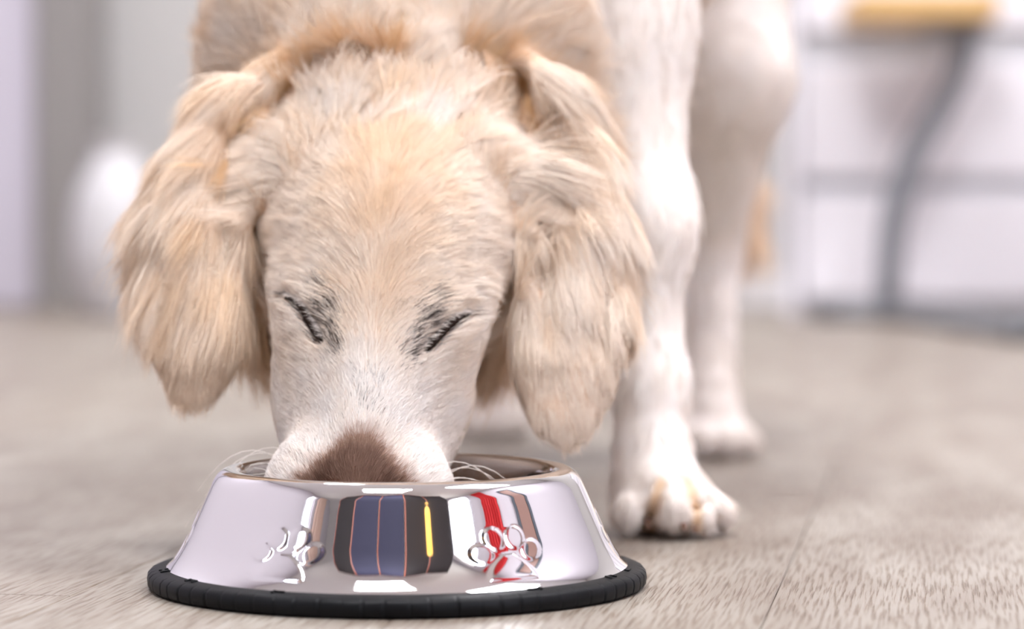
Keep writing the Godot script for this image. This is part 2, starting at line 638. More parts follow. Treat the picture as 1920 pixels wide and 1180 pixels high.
# ------------------------------------------------------------------ things behind the dog
func build_background() -> void:
	# white cabinet with drawers
	var cab := thing("drawer_cabinet", Vector3(0.30, 0, -4.94))
	tag(cab, "white low cabinet with grey gaps between wide drawers", "cabinet")
	part("body", bevel_box(Vector3(1.1, 0.94, 0.36), 0.004), mats.cabinet_gap, cab, Vector3(0, 0.47, 0))
	part("side_panel", bevel_box(Vector3(0.02, 0.96, 0.40), 0.003), mats.white_lacquer, cab, Vector3(-0.56, 0.48, 0.01))
	part("side_panel", bevel_box(Vector3(0.02, 0.96, 0.40), 0.003), mats.white_lacquer, cab, Vector3(0.56, 0.48, 0.01))
	for q in [[0.03, 0.205], [0.232, 0.425], [0.475, 0.68], [0.705, 0.92]]:
		part("drawer_front", bevel_box(Vector3(1.09, q[1] - q[0], 0.02), 0.004), mats.white_lacquer, cab, Vector3(0, (q[0] + q[1]) * 0.5, 0.19))
	part("cabinet_top", bevel_box(Vector3(1.16, 0.025, 0.42), 0.004), mats.white_lacquer, cab, Vector3(0, 0.9725, 0.005))
	# stool with a curved leg
	var foot := world_of(Vector3(0.585, 0, -4.55))
	var st := thing("curved_leg_stool", foot, YAW)
	tag(st, "low stool with thick honey wood seat and curved grey metal leg", "stool")
	part("seat", bevel_box(Vector3(0.225, 0.045, 0.24), 0.008), mats.bench_wood, st, Vector3(0.066, 0.498, 0))
	var path := [Vector3(0.02, 0.02, 0), Vector3(0.022, 0.08, 0), Vector3(0.028, 0.15, 0), Vector3(0.04, 0.21, 0), Vector3(0.066, 0.28, 0), Vector3(0.105, 0.345, 0), Vector3(0.132, 0.395, 0), Vector3(0.14, 0.44, 0), Vector3(0.142, 0.476, 0)]
	part("leg", tube(path, [0.02, 0.02, 0.021, 0.022, 0.021, 0.021, 0.019, 0.018, 0.018], 14), mats.bench_metal, st)
	part("seat_plate", bevel_box(Vector3(0.10, 0.012, 0.12), 0.003), mats.bench_metal, st, Vector3(0.125, 0.470, 0))
	part("foot_bar", tube([Vector3(-0.075, 0.014, 0), Vector3(0, 0.016, 0), Vector3(0.07, 0.014, 0)], [0.013, 0.015, 0.013], 12), mats.bench_metal, st)
	part("foot_bar", tube([Vector3(0.02, 0.016, 0), Vector3(0.06, 0.014, 0.35), Vector3(0.10, 0.014, 0.76)], [0.013, 0.013, 0.013], 12), mats.bench_metal, st)
	part("foot_cap", tube([Vector3(0.085, 0.016, 0.74), Vector3(0.17, 0.016, 0.74)], [0.016, 0.016], 12), mats.foot_rubber, st)
	part("foot_cap", tube([Vector3(-0.10, 0.016, 0), Vector3(-0.06, 0.016, 0)], [0.016, 0.016], 12), mats.foot_rubber, st)
	# white vase by the left wall end
	var vz := thing("floor_vase", world_of(Vector3(-0.66, 0, -4.72)))
	tag(vz, "white rounded floor vase standing against the back wall", "vase")
	part("vase_body", lathe(smooth_profile([Vector2(0.001, 0.0), Vector2(0.045, 0.0), Vector2(0.062, 0.03), Vector2(0.078, 0.10), Vector2(0.07, 0.19), Vector2(0.045, 0.25), Vector2(0.034, 0.275), Vector2(0.04, 0.295), Vector2(0.034, 0.29), Vector2(0.03, 0.27), Vector2(0.001, 0.26)], 5), 40), mats.white_ceramic, vz)
	# taupe pillar and white door at the left edge
	var p := part("trim_1", bevel_box(Vector3(0.10, TOP, 0.12), 0.004), mats.taupe_paint, self, Vector3(-1.575, TOP * 0.5, -4.95))
	tag(p, "dark taupe door post at the left edge", "door post", "", "structure")
	var d := structure("door_1")
	tag(d, "white door beside the taupe post, cut by the left edge", "door")
	part("door_leaf", bevel_box(Vector3(0.86, 2.05, 0.045), 0.004), mats.door_paint, d, Vector3(-2.06, 1.03, -4.93))
	part("handle", tube([Vector3(-1.70, 1.02, -4.87), Vector3(-1.82, 1.02, -4.87)], [0.010, 0.010], 10), mats.brass, d)


# ------------------------------------------------------------------ what the bowl mirrors, behind and beside the camera
func build_behind() -> void:
	var sc := thing("added_screen", world_of(Vector3(0.05, 0, 0.55)), YAW)  # unseen screen, invented to give the bowl its dark central reflection
	tag(sc, "added dark folding screen with red wood frame, put in to darken the bowl reflection", "folding screen")
	var at := Vector3(-1.62, 0, 0.12)
	var cloths := [mats.umber_cloth, mats.navy_cloth, mats.navy_cloth, mats.umber_cloth, mats.umber_cloth]
	for k in 5:
		var a := 0.25 if k % 2 == 0 else -0.25
		var dir := Vector3(cos(a), 0, -sin(a))
		var mid := at + dir * 0.3
		var b := Basis(Vector3.UP, a)
		part("panel", bevel_box(Vector3(0.56, 3.0, 0.018)), cloths[k], sc, mid + Vector3(0, 1.54, 0), b)
		part("post", bevel_box(Vector3(0.035, 3.08, 0.035)), mats.red_wood, sc, at + dir * 0.01 + Vector3(0, 1.54, 0), b)
		part("rail", bevel_box(Vector3(0.56, 0.035, 0.03)), mats.red_wood, sc, mid + Vector3(0, 3.06, 0), b)
		at += dir * 0.6
	var lamp := thing("floor_lamp", world_of(Vector3(0.62, 0, 0.35)))
	tag(lamp, "slim floor lamp with glowing amber shade, mirrored in the bowl", "floor lamp")
	part("base", lathe([Vector2(0.001, 0), Vector2(0.14, 0), Vector2(0.14, 0.012), Vector2(0.02, 0.02), Vector2(0.001, 0.02)], 32), mats.brass, lamp)
	part("pole", tube([Vector3(0, 0.015, 0), Vector3(0, 1.45, 0)], [0.011, 0.011], 12), mats.brass, lamp)
	var sh := StandardMaterial3D.new()
	sh.resource_name = "lamp_shade"
	sh.albedo_color = Color(0.85, 0.66, 0.28)
	sh.roughness = 0.8
	sh.emission_enabled = true
	sh.emission = Color(1.0, 0.72, 0.25)
	sh.emission_energy_multiplier = 1.3
	part("lamp_shade", lathe(smooth_profile([Vector2(0.02, 1.43), Vector2(0.055, 1.46), Vector2(0.055, 1.52), Vector2(0.03, 1.555), Vector2(0.012, 1.56)], 5), 32), sh, lamp)
	var ol := OmniLight3D.new()
	ol.name = "bulb_light"
	ol.position = Vector3(0, 1.50, 0)
	ol.light_color = Color(1.0, 0.8, 0.5)
	ol.light_energy = 0.12
	ol.light_size = 0.03
	ol.omni_range = 9.0
	ol.omni_attenuation = 2.0
	ol.shadow_enabled = true
	lamp.add_child(ol)
	# curtains and a door along the side walls
	curtain("red_curtain", "red curtain hanging beside the tall window, mirrored in the bowl", Vector3(X1 - 0.08, 0.1, -0.62), 0.5, 2.95, mats.red_cloth)
	curtain("peach_curtain", "peach curtain hanging by the narrow window, mirrored in the bowl", Vector3(X0 + 0.08, 0.1, 1.3), 0.55, 2.95, mats.peach_cloth)
	var dd := structure("door_2")
	tag(dd, "brown door in slate frame in the right wall, mirrored in the bowl", "door")
	part("door_frame", bevel_box(Vector3(0.05, 2.5, 0.08)), mats.door_slate, dd, Vector3(X1 - 0.025, 1.25, -1.80))
	part("door_frame", bevel_box(Vector3(0.05, 2.5, 0.08)), mats.door_slate, dd, Vector3(X1 - 0.025, 1.25, -1.36))
	part("door_frame", bevel_box(Vector3(0.05, 0.08, 0.36)), mats.door_slate, dd, Vector3(X1 - 0.025, 2.46, -1.58))
	part("door_leaf", bevel_box(Vector3(0.03, 2.41, 0.35)), mats.door_brown, dd, Vector3(X1 - 0.015, 1.215, -1.58))


func curtain(called: String, label: String, at: Vector3, wide: float, high: float, m: Material) -> void:
	var o := thing(called, Vector3(at.x, 0.0, at.z))
	tag(o, label, "curtain")
	var v := PackedVector3Array()
	var nu := 60
	for side in 2:
		for j in 2:
			for i in nu:
				var t := float(i) / (nu - 1)
				var y := 0.01 + high * (j if side == 0 else 1 - j)
				v.append(Vector3(0.03 * sin(t * 44.0) + 0.012 * sin(t * 97.0) + (0.004 if side else -0.004), y, (t - 0.5) * wide))
	part("cloth", grid_mesh(v, nu, 4), m, o)
	part("rod", tube([Vector3(0, high + 0.03, -wide * 0.6), Vector3(0, high + 0.03, wide * 0.6)], [0.012, 0.012], 10), mats.brass, o)


# ------------------------------------------------------------------ bowl
const BOWL := Vector3(-0.0538, 0, -1.325)


func paw_print(u: float, w: float) -> float:
	# raised pads of one embossed paw, u across and w up, millimetres; 0 .. 1
	var h := 0.0
	for q in [[-13.0, 0.5, 5.6, 5.6, 0.3], [-5.6, 9.0, 4.9, 6.6, 0.08], [5.4, 9.2, 4.9, 6.6, -0.08], [12.8, 1.2, 4.9, 6.0, -0.4]]:
		var x: float = (u - q[0]) * cos(q[4]) + (w - q[1]) * sin(q[4])
		var y: float = -(u - q[0]) * sin(q[4]) + (w - q[1]) * cos(q[4])
		var d: float = (1.0 - sqrt(x * x / (q[2] * q[2]) + y * y / (q[3] * q[3]))) * minf(q[2], q[3])
		h = maxf(h, smoothstep(-0.9, 0.9, d))
	# main pad: rounded triangle
	var t := clampf((w + 16.0) / 15.0, 0.0, 1.0)
	var half := lerpf(13.5, 4.0, t * t)
	var d2 := minf(half - absf(u), minf(w + 16.0, 0.5 - w) * 1.1)
	h = maxf(h, smoothstep(-0.2, 2.2, d2))
	return h


func build_bowl() -> void:
	var bowl := thing("dog_bowl", world_of(BOWL), YAW)
	tag(bowl, "polished steel dog bowl embossed with paw prints on black rubber ring", "bowl")
	var prof := smooth_profile([Vector2(0.1108, 0.0078), Vector2(0.1083, 0.0098), Vector2(0.1057, 0.0122), Vector2(0.1030, 0.0155), Vector2(0.1003, 0.0197), Vector2(0.0978, 0.0245), Vector2(0.0950, 0.0307), Vector2(0.0914, 0.0388), Vector2(0.0880, 0.0465), Vector2(0.0862, 0.0502), Vector2(0.0838, 0.0534), Vector2(0.0806, 0.0553), Vector2(0.0772, 0.0556), Vector2(0.0742, 0.0545), Vector2(0.0724, 0.0518), Vector2(0.0717, 0.047), Vector2(0.0715, 0.039), Vector2(0.0706, 0.030), Vector2(0.068, 0.020), Vector2(0.0610, 0.0125), Vector2(0.048, 0.0090), Vector2(0.02, 0.0080), Vector2(0.0005, 0.0080)], 9)
	var sides := 900
	var v := PackedVector3Array()
	for q in prof:
		var on_wall: bool = q.x > 0.088 and q.y > 0.010 and q.y < 0.047
		var w: float = (q.y - 0.0285) / cos(0.43) * 1000.0
		for i in sides:
			var a := TAU * i / sides
			var r: float = q.x
			var y: float = q.y
			if on_wall:
				var c := fposmod(a - deg_to_rad(2.0), PI / 3) - PI / 6
				var u := c * r * 1000.0
				if absf(u) < 21.0:
					var lift := paw_print(u, (w + 4.2) / 0.78) * 0.00045
					r += lift * 0.91
					y += lift * 0.42
			v.append(Vector3(r * sin(a), y, r * cos(a)))
	build_food()
	part("steel_shell", grid_mesh(v, sides, prof.size(), true), mats.steel, bowl)
	# rubber ring with shallow cuts round its edge
	var ring := [Vector2(0.1042, 0.0085), Vector2(0.1046, 0.0098), Vector2(0.106, 0.0103), Vector2(0.112, 0.0094), Vector2(0.1153, 0.0084), Vector2(0.1168, 0.0068), Vector2(0.117, 0.0045), Vector2(0.1166, 0.0018), Vector2(0.115, 0.0002), Vector2(0.105, 0.0), Vector2(0.104, 0.003), Vector2(0.1042, 0.0085)]
	var rv := PackedVector3Array()
	var rn := 1440
	var cut := PackedFloat32Array()
	cut.resize(rn)
	for k in 72:
		var i := int(k * 20.0 + rng.randf_range(-2.5, 2.5) + rn) % rn
		var deep := rng.randf_range(0.0002, 0.0009)
		for e in [-1, 0, 1]:
			cut[(i + e + rn) % rn] = maxf(cut[(i + e + rn) % rn], deep * (1.0 if e == 0 else 0.5))
	ring.reverse()
	for j in ring.size():
		for i in rn:
			var a := TAU * i / rn
			var r: float = ring[j].x - (cut[i] if j >= 4 and j <= 7 else 0.0) + 0.00015 * sin(a * 23.0 + j)
			rv.append(Vector3(r * sin(a), ring[j].y, r * cos(a)))
	part("rubber_ring", grid_mesh(rv, rn, ring.size(), true), mats.rubber, bowl)
	# raised strokes moulded on top of the ring
	for q in [[-1.33, [[-3.0, 0, 0, 3.4], [3.0, 0, 0, 3.4], [0, 0.2, 1, 3.4]]], [-0.97, [[-2.0, 0, 0, 2.6], [1.0, -1.3, 1, 3.0], [3.4, 0.3, 0, 1.8]]], [1.12, [[-3.0, 0, 0, 2.8], [0.0, -1.2, 1, 3.0], [2.4, 0.6, 0, 1.6]]], [1.36, [[0, 0.3, 1, 3.6], [-2.5, 0, 0, 2.0]]], [0.62, [[0, 0, 1, 4.0], [2.8, 0, 0, 2.4]]], [-0.45, [[0, 0, 1, 3.0], [-2.5, 0.5, 0, 2.2]]]]:
		for s in q[1]:
			var a: float = q[0] + s[0] / 110.0
			var r: float = 0.1098 + s[1] * 0.001
			var size := Vector3(0.0012, 0.0011, s[3] * 0.0013) if s[2] == 0 else Vector3(s[3] * 0.0020, 0.0011, 0.0012)
			part("embossed_mark", bevel_box(size, 0.0002), mats.rubber, bowl, Vector3(r * sin(a), 0.0099, r * cos(a)), Basis(Vector3.UP, a) * Basis(Vector3.RIGHT, 0.14))


func build_food() -> void:
	var st := SurfaceTool.new()
	st.begin(Mesh.PRIMITIVE_TRIANGLES)
	var bit := SphereMesh.new()
	bit.radius = 0.0055
	bit.height = 0.008
	bit.radial_segments = 8
	bit.rings = 4
	var bed := lathe([Vector2(0.0005, 0.0088), Vector2(0.055, 0.0125), Vector2(0.0655, 0.0200), Vector2(0.0690, 0.0290), Vector2(0.0005, 0.0300)], 40)
	st.append_from(bed, 0, Transform3D())
	for i in 220:
		var a := i * 2.39996
		var r := 0.0645 * sqrt((i + 0.5) / 220.0)
		var turned := Basis.from_euler(Vector3(rng.randf() * 6.0, rng.randf() * 6.0, rng.randf() * 6.0))
		st.append_from(bit, 0, Transform3D(turned, Vector3(r * sin(a), 0.030 + rng.randf() * 0.003, r * cos(a))))
	var o := part("dog_food", st.commit(), mats.dog_food, self, world_of(BOWL))
	tag(o, "brown dry dog food heaped inside the steel bowl", "dog food", "", "stuff")


# ------------------------------------------------------------------ dog
const SLIT := [Vector2(24.5, -3.0), Vector2(29, 3.5), Vector2(35, 12.5), Vector2(41, 20), Vector2(45.5, 25)]
const CREASE_TOP := [Vector3(-0.1141, 0.2337, -1.4600), Vector3(-0.0989, 0.2466, -1.4600), Vector3(-0.0811, 0.2510, -1.4600), Vector3(-0.0632, 0.2494, -1.4600)]
const CREASE_RIGHT := [Vector3(-0.0221, 0.2515, -1.4700), Vector3(0.0000, 0.2424, -1.4700), Vector3(0.0151, 0.2255, -1.4600), Vector3(0.0240, 0.2047, -1.4500), Vector3(0.0277, 0.1882, -1.4400)]
const CREASE_LEFT := [Vector3(-0.1292, 0.2324, -1.4600), Vector3(-0.1366, 0.2183, -1.4500), Vector3(-0.1384, 0.2018, -1.4400)]
var slits := []
const TOES := [[Vector3(0.0800, 0.0295, -1.5200), Vector3(0.0749, 0.0176, -1.5100), Vector3(0.0738, 0.0032, -1.5100)], [Vector3(0.0949, 0.0309, -1.5200), Vector3(0.0983, 0.0204, -1.5100), Vector3(0.0995, 0.0032, -1.5100)], [Vector3(0.1064, 0.0237, -1.5200), Vector3(0.1108, 0.0136, -1.5200), Vector3(0.1122, 0.0035, -1.5200)]]
const HIND := [Vector3(0.1437, -0.0004, -2.0100), Vector3(-0.0187, -0.0025, -2.1950)]
const CLAWS := [Vector3(0.0731, 0.0046, -1.5080), Vector3(0.0914, 0.0045, -1.4990), Vector3(0.0973, 0.0034, -1.5030)]
const BASE := Vector3(0.0, 0.0, -1.75)
const EYES := Vector3(-0.0655, 0.1202, -1.3450)
var head := Basis()


func hd(u: float, v: float, w: float) -> Vector3:
	return EYES + head * (Vector3(u, v, w) * 0.001)


# the first skin met when going away from the camera at this height and side
func front(d: Field, p: Vector3) -> Vector3:
	var z := -1.25
	while z > -1.6 and sample(d, Vector3(p.x, p.y, z)) > 0.0: z -= 0.001
	return Vector3(p.x, p.y, z)


func on_face(d: Field, u: float, v: float) -> Vector3:
	var w := 30.0
	while w > -80.0 and sample(d, hd(u, v, w)) > 0.0: w -= 0.5
	return hd(u, v, w)


func sample(d: Field, p: Vector3) -> float:
	var g := (p - d.o) / d.h
	var i := clampi(int(g.x), 0, d.nx - 2)
	var j := clampi(int(g.y), 0, d.ny - 2)
	var k := clampi(int(g.z), 0, d.nz - 2)
	var t := g - Vector3(i, j, k)
	var q := (k * d.ny + j) * d.nx + i
	var sy := d.nx
	var sz := d.nx * d.ny
	var a := lerpf(lerpf(d.f[q], d.f[q + 1], t.x), lerpf(d.f[q + sy], d.f[q + sy + 1], t.x), t.y)
	var b := lerpf(lerpf(d.f[q + sz], d.f[q + sz + 1], t.x), lerpf(d.f[q + sz + sy], d.f[q + sz + sy + 1], t.x), t.y)
	return lerpf(a, b, t.z)


func capsule(a: Vector3, b: Vector3, ra: float, rb: float, g: int, k := 0.014) -> Dictionary:
	return {"t": 0, "a": a, "b": b, "ra": ra * 0.001, "rb": rb * 0.001, "g": g, "k": k}


func blob(a: Vector3, rad: Vector3, bas: Basis, g: int, k := 0.014) -> Dictionary:
	return {"t": 1, "a": a, "rad": rad * 0.001, "basis": bas, "g": g, "k": k}


func flap(a: Vector3, b: Vector3, ra: float, rb: float, n: Vector3, flat: float, g: int, k := 0.012) -> Dictionary:
	return {"t": 2, "a": a, "b": b, "ra": ra * 0.001, "rb": rb * 0.001, "n": n.normalized(), "flat": flat, "g": g, "k": k}


func groove(s: Dictionary, k := 0.006) -> Dictionary:
	s.cut = true
	s.k = k
	return s


# groups: 0 skull and muzzle, 1 ear at the viewer's left, 2 ear at the right, 3 neck, 4 trunk, 5 legs, 6 tail, 7 throat
func build_dog() -> void:
	var lean := deg_to_rad(40.0)
	head = Basis(Vector3.BACK, deg_to_rad(-5.0)) * Basis(Vector3(1, 0, 0), Vector3(0, cos(lean), -sin(lean)), Vector3(0, sin(lean), cos(lean)))
	var skull := [
		blob(hd(0, 72, -30), Vector3(53, 66, 48), head, 0),
		blob(hd(0, 30, -32), Vector3(48, 45, 36), head, 0),
		capsule(hd(-23, 19, -24), hd(-33, 40, -30), 21, 19, 0, 0.010),
		capsule(hd(23, 19, -24), hd(33, 40, -30), 21, 19, 0, 0.010),
		blob(hd(-30, 14, -52), Vector3(18, 44, 32), head, 0),
		blob(hd(30, 14, -52), Vector3(18, 44, 32), head, 0),
		capsule(hd(0, 12, -18), hd(0, -76, -26), 17, 15, 0),
		capsule(hd(0, -8, -44), hd(0, -60, -44), 36, 28, 0),
		capsule(hd(-26, -4, -56), hd(-21, -44, -58), 17, 17, 0),
		capsule(hd(26, -4, -56), hd(21, -44, -58), 17, 17, 0),
		blob(hd(-24, -69, -42), Vector3(21, 29, 24), head, 0, 0.012),
		blob(hd(24, -69, -42), Vector3(21, 29, 24), head, 0, 0.012),
		capsule(hd(0, -20, -62), hd(0, -66, -58), 24, 18, 0),
		capsule(hd(0, -74, -26), hd(0, -88, -25), 15, 14, 0, 0.008),
		blob(hd(-33, 20, -17), Vector3(13, 9, 10), head * Basis(Vector3.BACK, -0.9), 0, 0.006),
		blob(hd(33, 20, -17), Vector3(13, 9, 10), head * Basis(Vector3.BACK, 0.9), 0, 0.006),
		groove(capsule(hd(-15, -84, -16), hd(-19, -98, -34), 2.5, 4.0, 0), 0.007),
		groove(capsule(hd(15, -84, -16), hd(19, -98, -34), 2.5, 4.0, 0), 0.007),
	]
	var necks := [
		capsule(hd(0, 85, -55), Vector3(-0.0631, 0.2802, -1.5600), 62, 82, 3, 0.022),
		capsule(Vector3(-0.0631, 0.2802, -1.5600), Vector3(-0.03, 0.42, -1.70), 84, 115, 3, 0.03),
		capsule(Vector3(-0.0912, 0.2686, -1.5150), Vector3(-0.0285, 0.2715, -1.5150), 42, 44, 3, 0.014),
		capsule(Vector3(-0.0086, 0.2581, -1.5300), Vector3(0.0144, 0.2092, -1.5300), 52, 34, 3, 0.02),
		capsule(Vector3(-0.1152, 0.2638, -1.5300), Vector3(-0.1268, 0.2178, -1.5300), 48, 40, 3, 0.02),
		capsule(Vector3(-0.0693, 0.1747, -1.5000), Vector3(-0.0710, 0.1301, -1.4750), 58, 48, 7, 0.02),
		capsule(Vector3(-0.0283, 0.1803, -1.5000), Vector3(-0.0156, 0.1180, -1.5000), 34, 24, 7, 0.02),
		capsule(Vector3(-0.1180, 0.1747, -1.4900), Vector3(-0.1271, 0.1216, -1.4800), 30, 20, 7, 0.02),
	]
	var nl := Vector3(-0.30, 0.12, 0.94)
	var nr := Vector3(0.26, 0.12, 0.95)
	var ears := [
		capsule(Vector3(-0.1086, 0.1937, -1.4400), Vector3(-0.1384, 0.1896, -1.4400), 20, 14, 0, 0.016),
		capsule(Vector3(-0.1384, 0.1896, -1.4400), Vector3(-0.1474, 0.1747, -1.4340), 13, 8, 0, 0.016),
		capsule(Vector3(-0.0217, 0.1937, -1.4400), Vector3(0.0136, 0.1883, -1.4460), 20, 14, 0, 0.016),
		capsule(Vector3(0.0136, 0.1883, -1.4460), Vector3(0.0245, 0.1720, -1.4420), 13, 8, 0, 0.016),
		capsule(Vector3(-0.0890, 0.2531, -1.4780), Vector3(-0.1188, 0.2459, -1.4680), 8, 10, 1, 0.010),
		capsule(Vector3(-0.1188, 0.2459, -1.4680), Vector3(-0.1422, 0.2280, -1.4520), 10, 12, 1, 0.008),
		capsule(Vector3(-0.1422, 0.2280, -1.4520), Vector3(-0.1601, 0.2018, -1.4400), 12, 13, 1, 0.010),
		flap(Vector3(-0.1449, 0.2225, -1.4520), Vector3(-0.1656, 0.1693, -1.4280), 17, 26, nl, 1.9, 1, 0.016),
		flap(Vector3(-0.1656, 0.1693, -1.4280), Vector3(-0.1620, 0.1334, -1.4120), 25, 24, nl, 2.6, 1),
		flap(Vector3(-0.1620, 0.1334, -1.4120), Vector3(-0.1571, 0.1084, -1.4050), 24, 22, nl, 2.6, 1),
		flap(Vector3(-0.1555, 0.1084, -1.4050), Vector3(-0.1574, 0.0926, -1.4020), 22, 13, nl, 2.2, 1),
		capsule(Vector3(-0.1390, 0.1938, -1.4520), Vector3(-0.1436, 0.1640, -1.4200), 7, 7, 1), capsule(Vector3(-0.1436, 0.1640, -1.4200), Vector3(-0.1407, 0.1216, -1.4060), 7, 6, 1),
		flap(Vector3(-0.1890, 0.1666, -1.4360), Vector3(-0.1801, 0.1210, -1.4240), 7, 6, nl, 1.4, 1, 0.008),
		groove(flap(Vector3(-0.1763, 0.1601, -1.4120), Vector3(-0.1739, 0.1325, -1.4000), 6.5, 5, nl, 1.0, 1), 0.010),
		groove(flap(Vector3(-0.1437, 0.1935, -1.4250), Vector3(-0.1397, 0.1431, -1.3970), 4, 4, nl, 1.0, 1), 0.010),
		capsule(Vector3(-0.0393, 0.2667, -1.4920), Vector3(-0.0084, 0.2585, -1.4870), 9, 11, 2, 0.010),
		capsule(Vector3(-0.0084, 0.2585, -1.4870), Vector3(0.0172, 0.2357, -1.4740), 12, 14, 2, 0.008),
		capsule(Vector3(0.0172, 0.2357, -1.4740), Vector3(0.0336, 0.2022, -1.4600), 14, 15, 2, 0.010),
		flap(Vector3(0.0262, 0.2230, -1.4660), Vector3(0.0367, 0.1638, -1.4400), 16, 25, nr, 1.9, 2, 0.016),
		flap(Vector3(0.0367, 0.1638, -1.4400), Vector3(0.0328, 0.1290, -1.4240), 24, 26, nr, 2.6, 2),
		flap(Vector3(0.0328, 0.1290, -1.4240), Vector3(0.0267, 0.0972, -1.4150), 26, 25, nr, 2.6, 2),
		flap(Vector3(0.0267, 0.0972, -1.4150), Vector3(0.0259, 0.0793, -1.4100), 25, 19, nr, 2.3, 2),
		capsule(Vector3(0.0082, 0.1884, -1.4550), Vector3(0.0124, 0.1612, -1.4300), 7, 8, 2), capsule(Vector3(0.0124, 0.1612, -1.4300), Vector3(0.0118, 0.1132, -1.4160), 8, 6, 2),
		flap(Vector3(0.0560, 0.1556, -1.4480), Vector3(0.0541, 0.1098, -1.4320), 7, 7, nr, 1.4, 2, 0.008),
		groove(flap(Vector3(0.0470, 0.1425, -1.4240), Vector3(0.0447, 0.1162, -1.4080), 5, 4.5, nr, 1.0, 2), 0.010),
		groove(flap(Vector3(0.0156, 0.1693, -1.4300), Vector3(0.0159, 0.1218, -1.4020), 4, 4, nr, 1.0, 2), 0.010),
	]
	var trunk := [
		capsule(Vector3(-0.02, 0.425, -1.68), Vector3(0.03, 0.42, -1.95), 142, 135, 4, 0.03),
		capsule(Vector3(0.03, 0.42, -1.95), Vector3(0.075, 0.43, -2.16), 132, 118, 4, 0.03),
		capsule(Vector3(-0.03, 0.40, -1.60), Vector3(-0.02, 0.36, -1.66), 100, 95, 4, 0.03),
	]
	var legs := [
		# near foreleg, viewer's right
		capsule(Vector3(0.052, 0.40, -1.63), Vector3(0.064, 0.28, -1.605), 60, 35, 5, 0.03),
		capsule(Vector3(0.064, 0.29, -1.60), Vector3(0.0772, 0.1687, -1.5750), 36, 21, 5, 0.03),
		capsule(Vector3(0.0772, 0.1687, -1.5750), Vector3(0.0769, 0.0800, -1.5650), 21, 18, 5, 0.03),
		capsule(Vector3(0.0769, 0.0800, -1.5650), Vector3(0.0769, 0.0338, -1.5520), 18, 19, 5, 0.02),
		# far foreleg
		capsule(Vector3(-0.098, 0.40, -1.63), Vector3(-0.092, 0.27, -1.60), 60, 36, 5, 0.03),
		capsule(Vector3(-0.092, 0.27, -1.60), Vector3(-0.088, 0.04, -1.565), 30, 19, 5, 0.02),
		capsule(Vector3(-0.088, 0.028, -1.56), Vector3(-0.088, 0.018, -1.525), 24, 18, 5, 0.015),
		# hind leg, viewer's right
		capsule(Vector3(0.115, 0.42, -2.08), Vector3(0.150, 0.270, -1.99), 90, 46, 5, 0.03),
		capsule(Vector3(0.150, 0.270, -1.99), Vector3(0.146, 0.15, -2.09), 45, 23, 5, 0.02),
		capsule(Vector3(0.146, 0.15, -2.09), Vector3(0.1465, 0.0194, -2.0500), 21, 18, 5, 0.02),
		# hind leg, viewer's left
		capsule(Vector3(0.0, 0.42, -2.12), Vector3(-0.02, 0.285, -2.10), 90, 52, 5, 0.03),
		capsule(Vector3(-0.02, 0.285, -2.10), Vector3(-0.02, 0.16, -2.28), 44, 24, 5, 0.02),
		capsule(Vector3(-0.02, 0.16, -2.28), Vector3(-0.019, 0.05, -2.24), 21, 19, 5, 0.02),
	]
	var tail := [
		capsule(Vector3(0.08, 0.47, -2.26), Vector3(0.13, 0.34, -2.37), 28, 26, 6, 0.02),
		capsule(Vector3(0.13, 0.34, -2.37), Vector3(0.182, 0.19, -2.36), 22, 22, 6, 0.02),
		capsule(Vector3(0.182, 0.19, -2.36), Vector3(0.198, 0.145, -2.34), 22, 14, 6, 0.02),
	]
	var paw := [
		capsule(Vector3(0.0771, 0.0394, -1.5550), Vector3(0.0795, 0.0227, -1.5450), 19, 21, 8, 0.015),
		blob(Vector3(0.0831, 0.0188, -1.5400), Vector3(27, 18, 26), Basis(), 8, 0.012),
		capsule(Vector3(0.0741, 0.0208, -1.5350), Vector3(0.0632, 0.0124, -1.5180), 10.5, 11, 8, 0.006),
		capsule(Vector3(0.0811, 0.0271, -1.5300), Vector3(0.0862, 0.0155, -1.5080), 11, 12, 8, 0.006),
		capsule(Vector3(0.0941, 0.0256, -1.5300), Vector3(0.1042, 0.0139, -1.5120), 10, 11, 8, 0.006),
		capsule(Vector3(0.0991, 0.0203, -1.5400), Vector3(0.1128, 0.0122, -1.5280), 9, 9.5, 8, 0.006),
	]
	var skin := Pelt.new()
	var fh := Field.new(Vector3(-0.215, -0.002, -1.60), Vector3(0.085, 0.335, -1.24), 0.0037)
	for s in necks + skull + ears: fh.add(s)
	for path in [CREASE_TOP, CREASE_RIGHT, CREASE_LEFT]:
		for i in path.size() - 1:
			fh.add(groove(capsule(front(fh, path[i]), front(fh, path[i + 1]), 7, 7, 3), 0.008))
	for sg in [-1.0, 1.0]:
		var lid := []
		for q in SLIT: lid.append(on_face(fh, sg * q.x, q.y))
		slits.append(lid)
	for lid in slits:
		for i in SLIT.size() - 1:
			fh.add(groove(capsule(lid[i], lid[i + 1], 3.0, 3.0, 0), 0.003))
	skin.take(fh)
	var head_tris := skin.tri.size()
	var fb := Field.new(Vector3(-0.22, -0.005, -2.46), Vector3(0.26, 0.60, -1.46), 0.010)
	for s in trunk + legs + tail + necks.slice(0, 5): fb.add(s)
	skin.take(fb)
	var body_tris := skin.tri.size()
	var fp := Field.new(Vector3(0.03, -0.004, -1.60), Vector3(0.13, 0.095, -1.475), 0.0035)
	for s in legs.slice(2, 4) + paw: fp.add(s)
	for path in TOES:
		for i in path.size() - 1:
			var g0 := front(fp, path[i])
			var g1 := front(fp, path[i + 1])
			g0.z = maxf(g0.z, -1.524) + 0.0012
			g1.z = maxf(g1.z, -1.518) + 0.0012
			fp.add(groove(capsule(g0, g1, 3.0, 3.2, 8), 0.005))
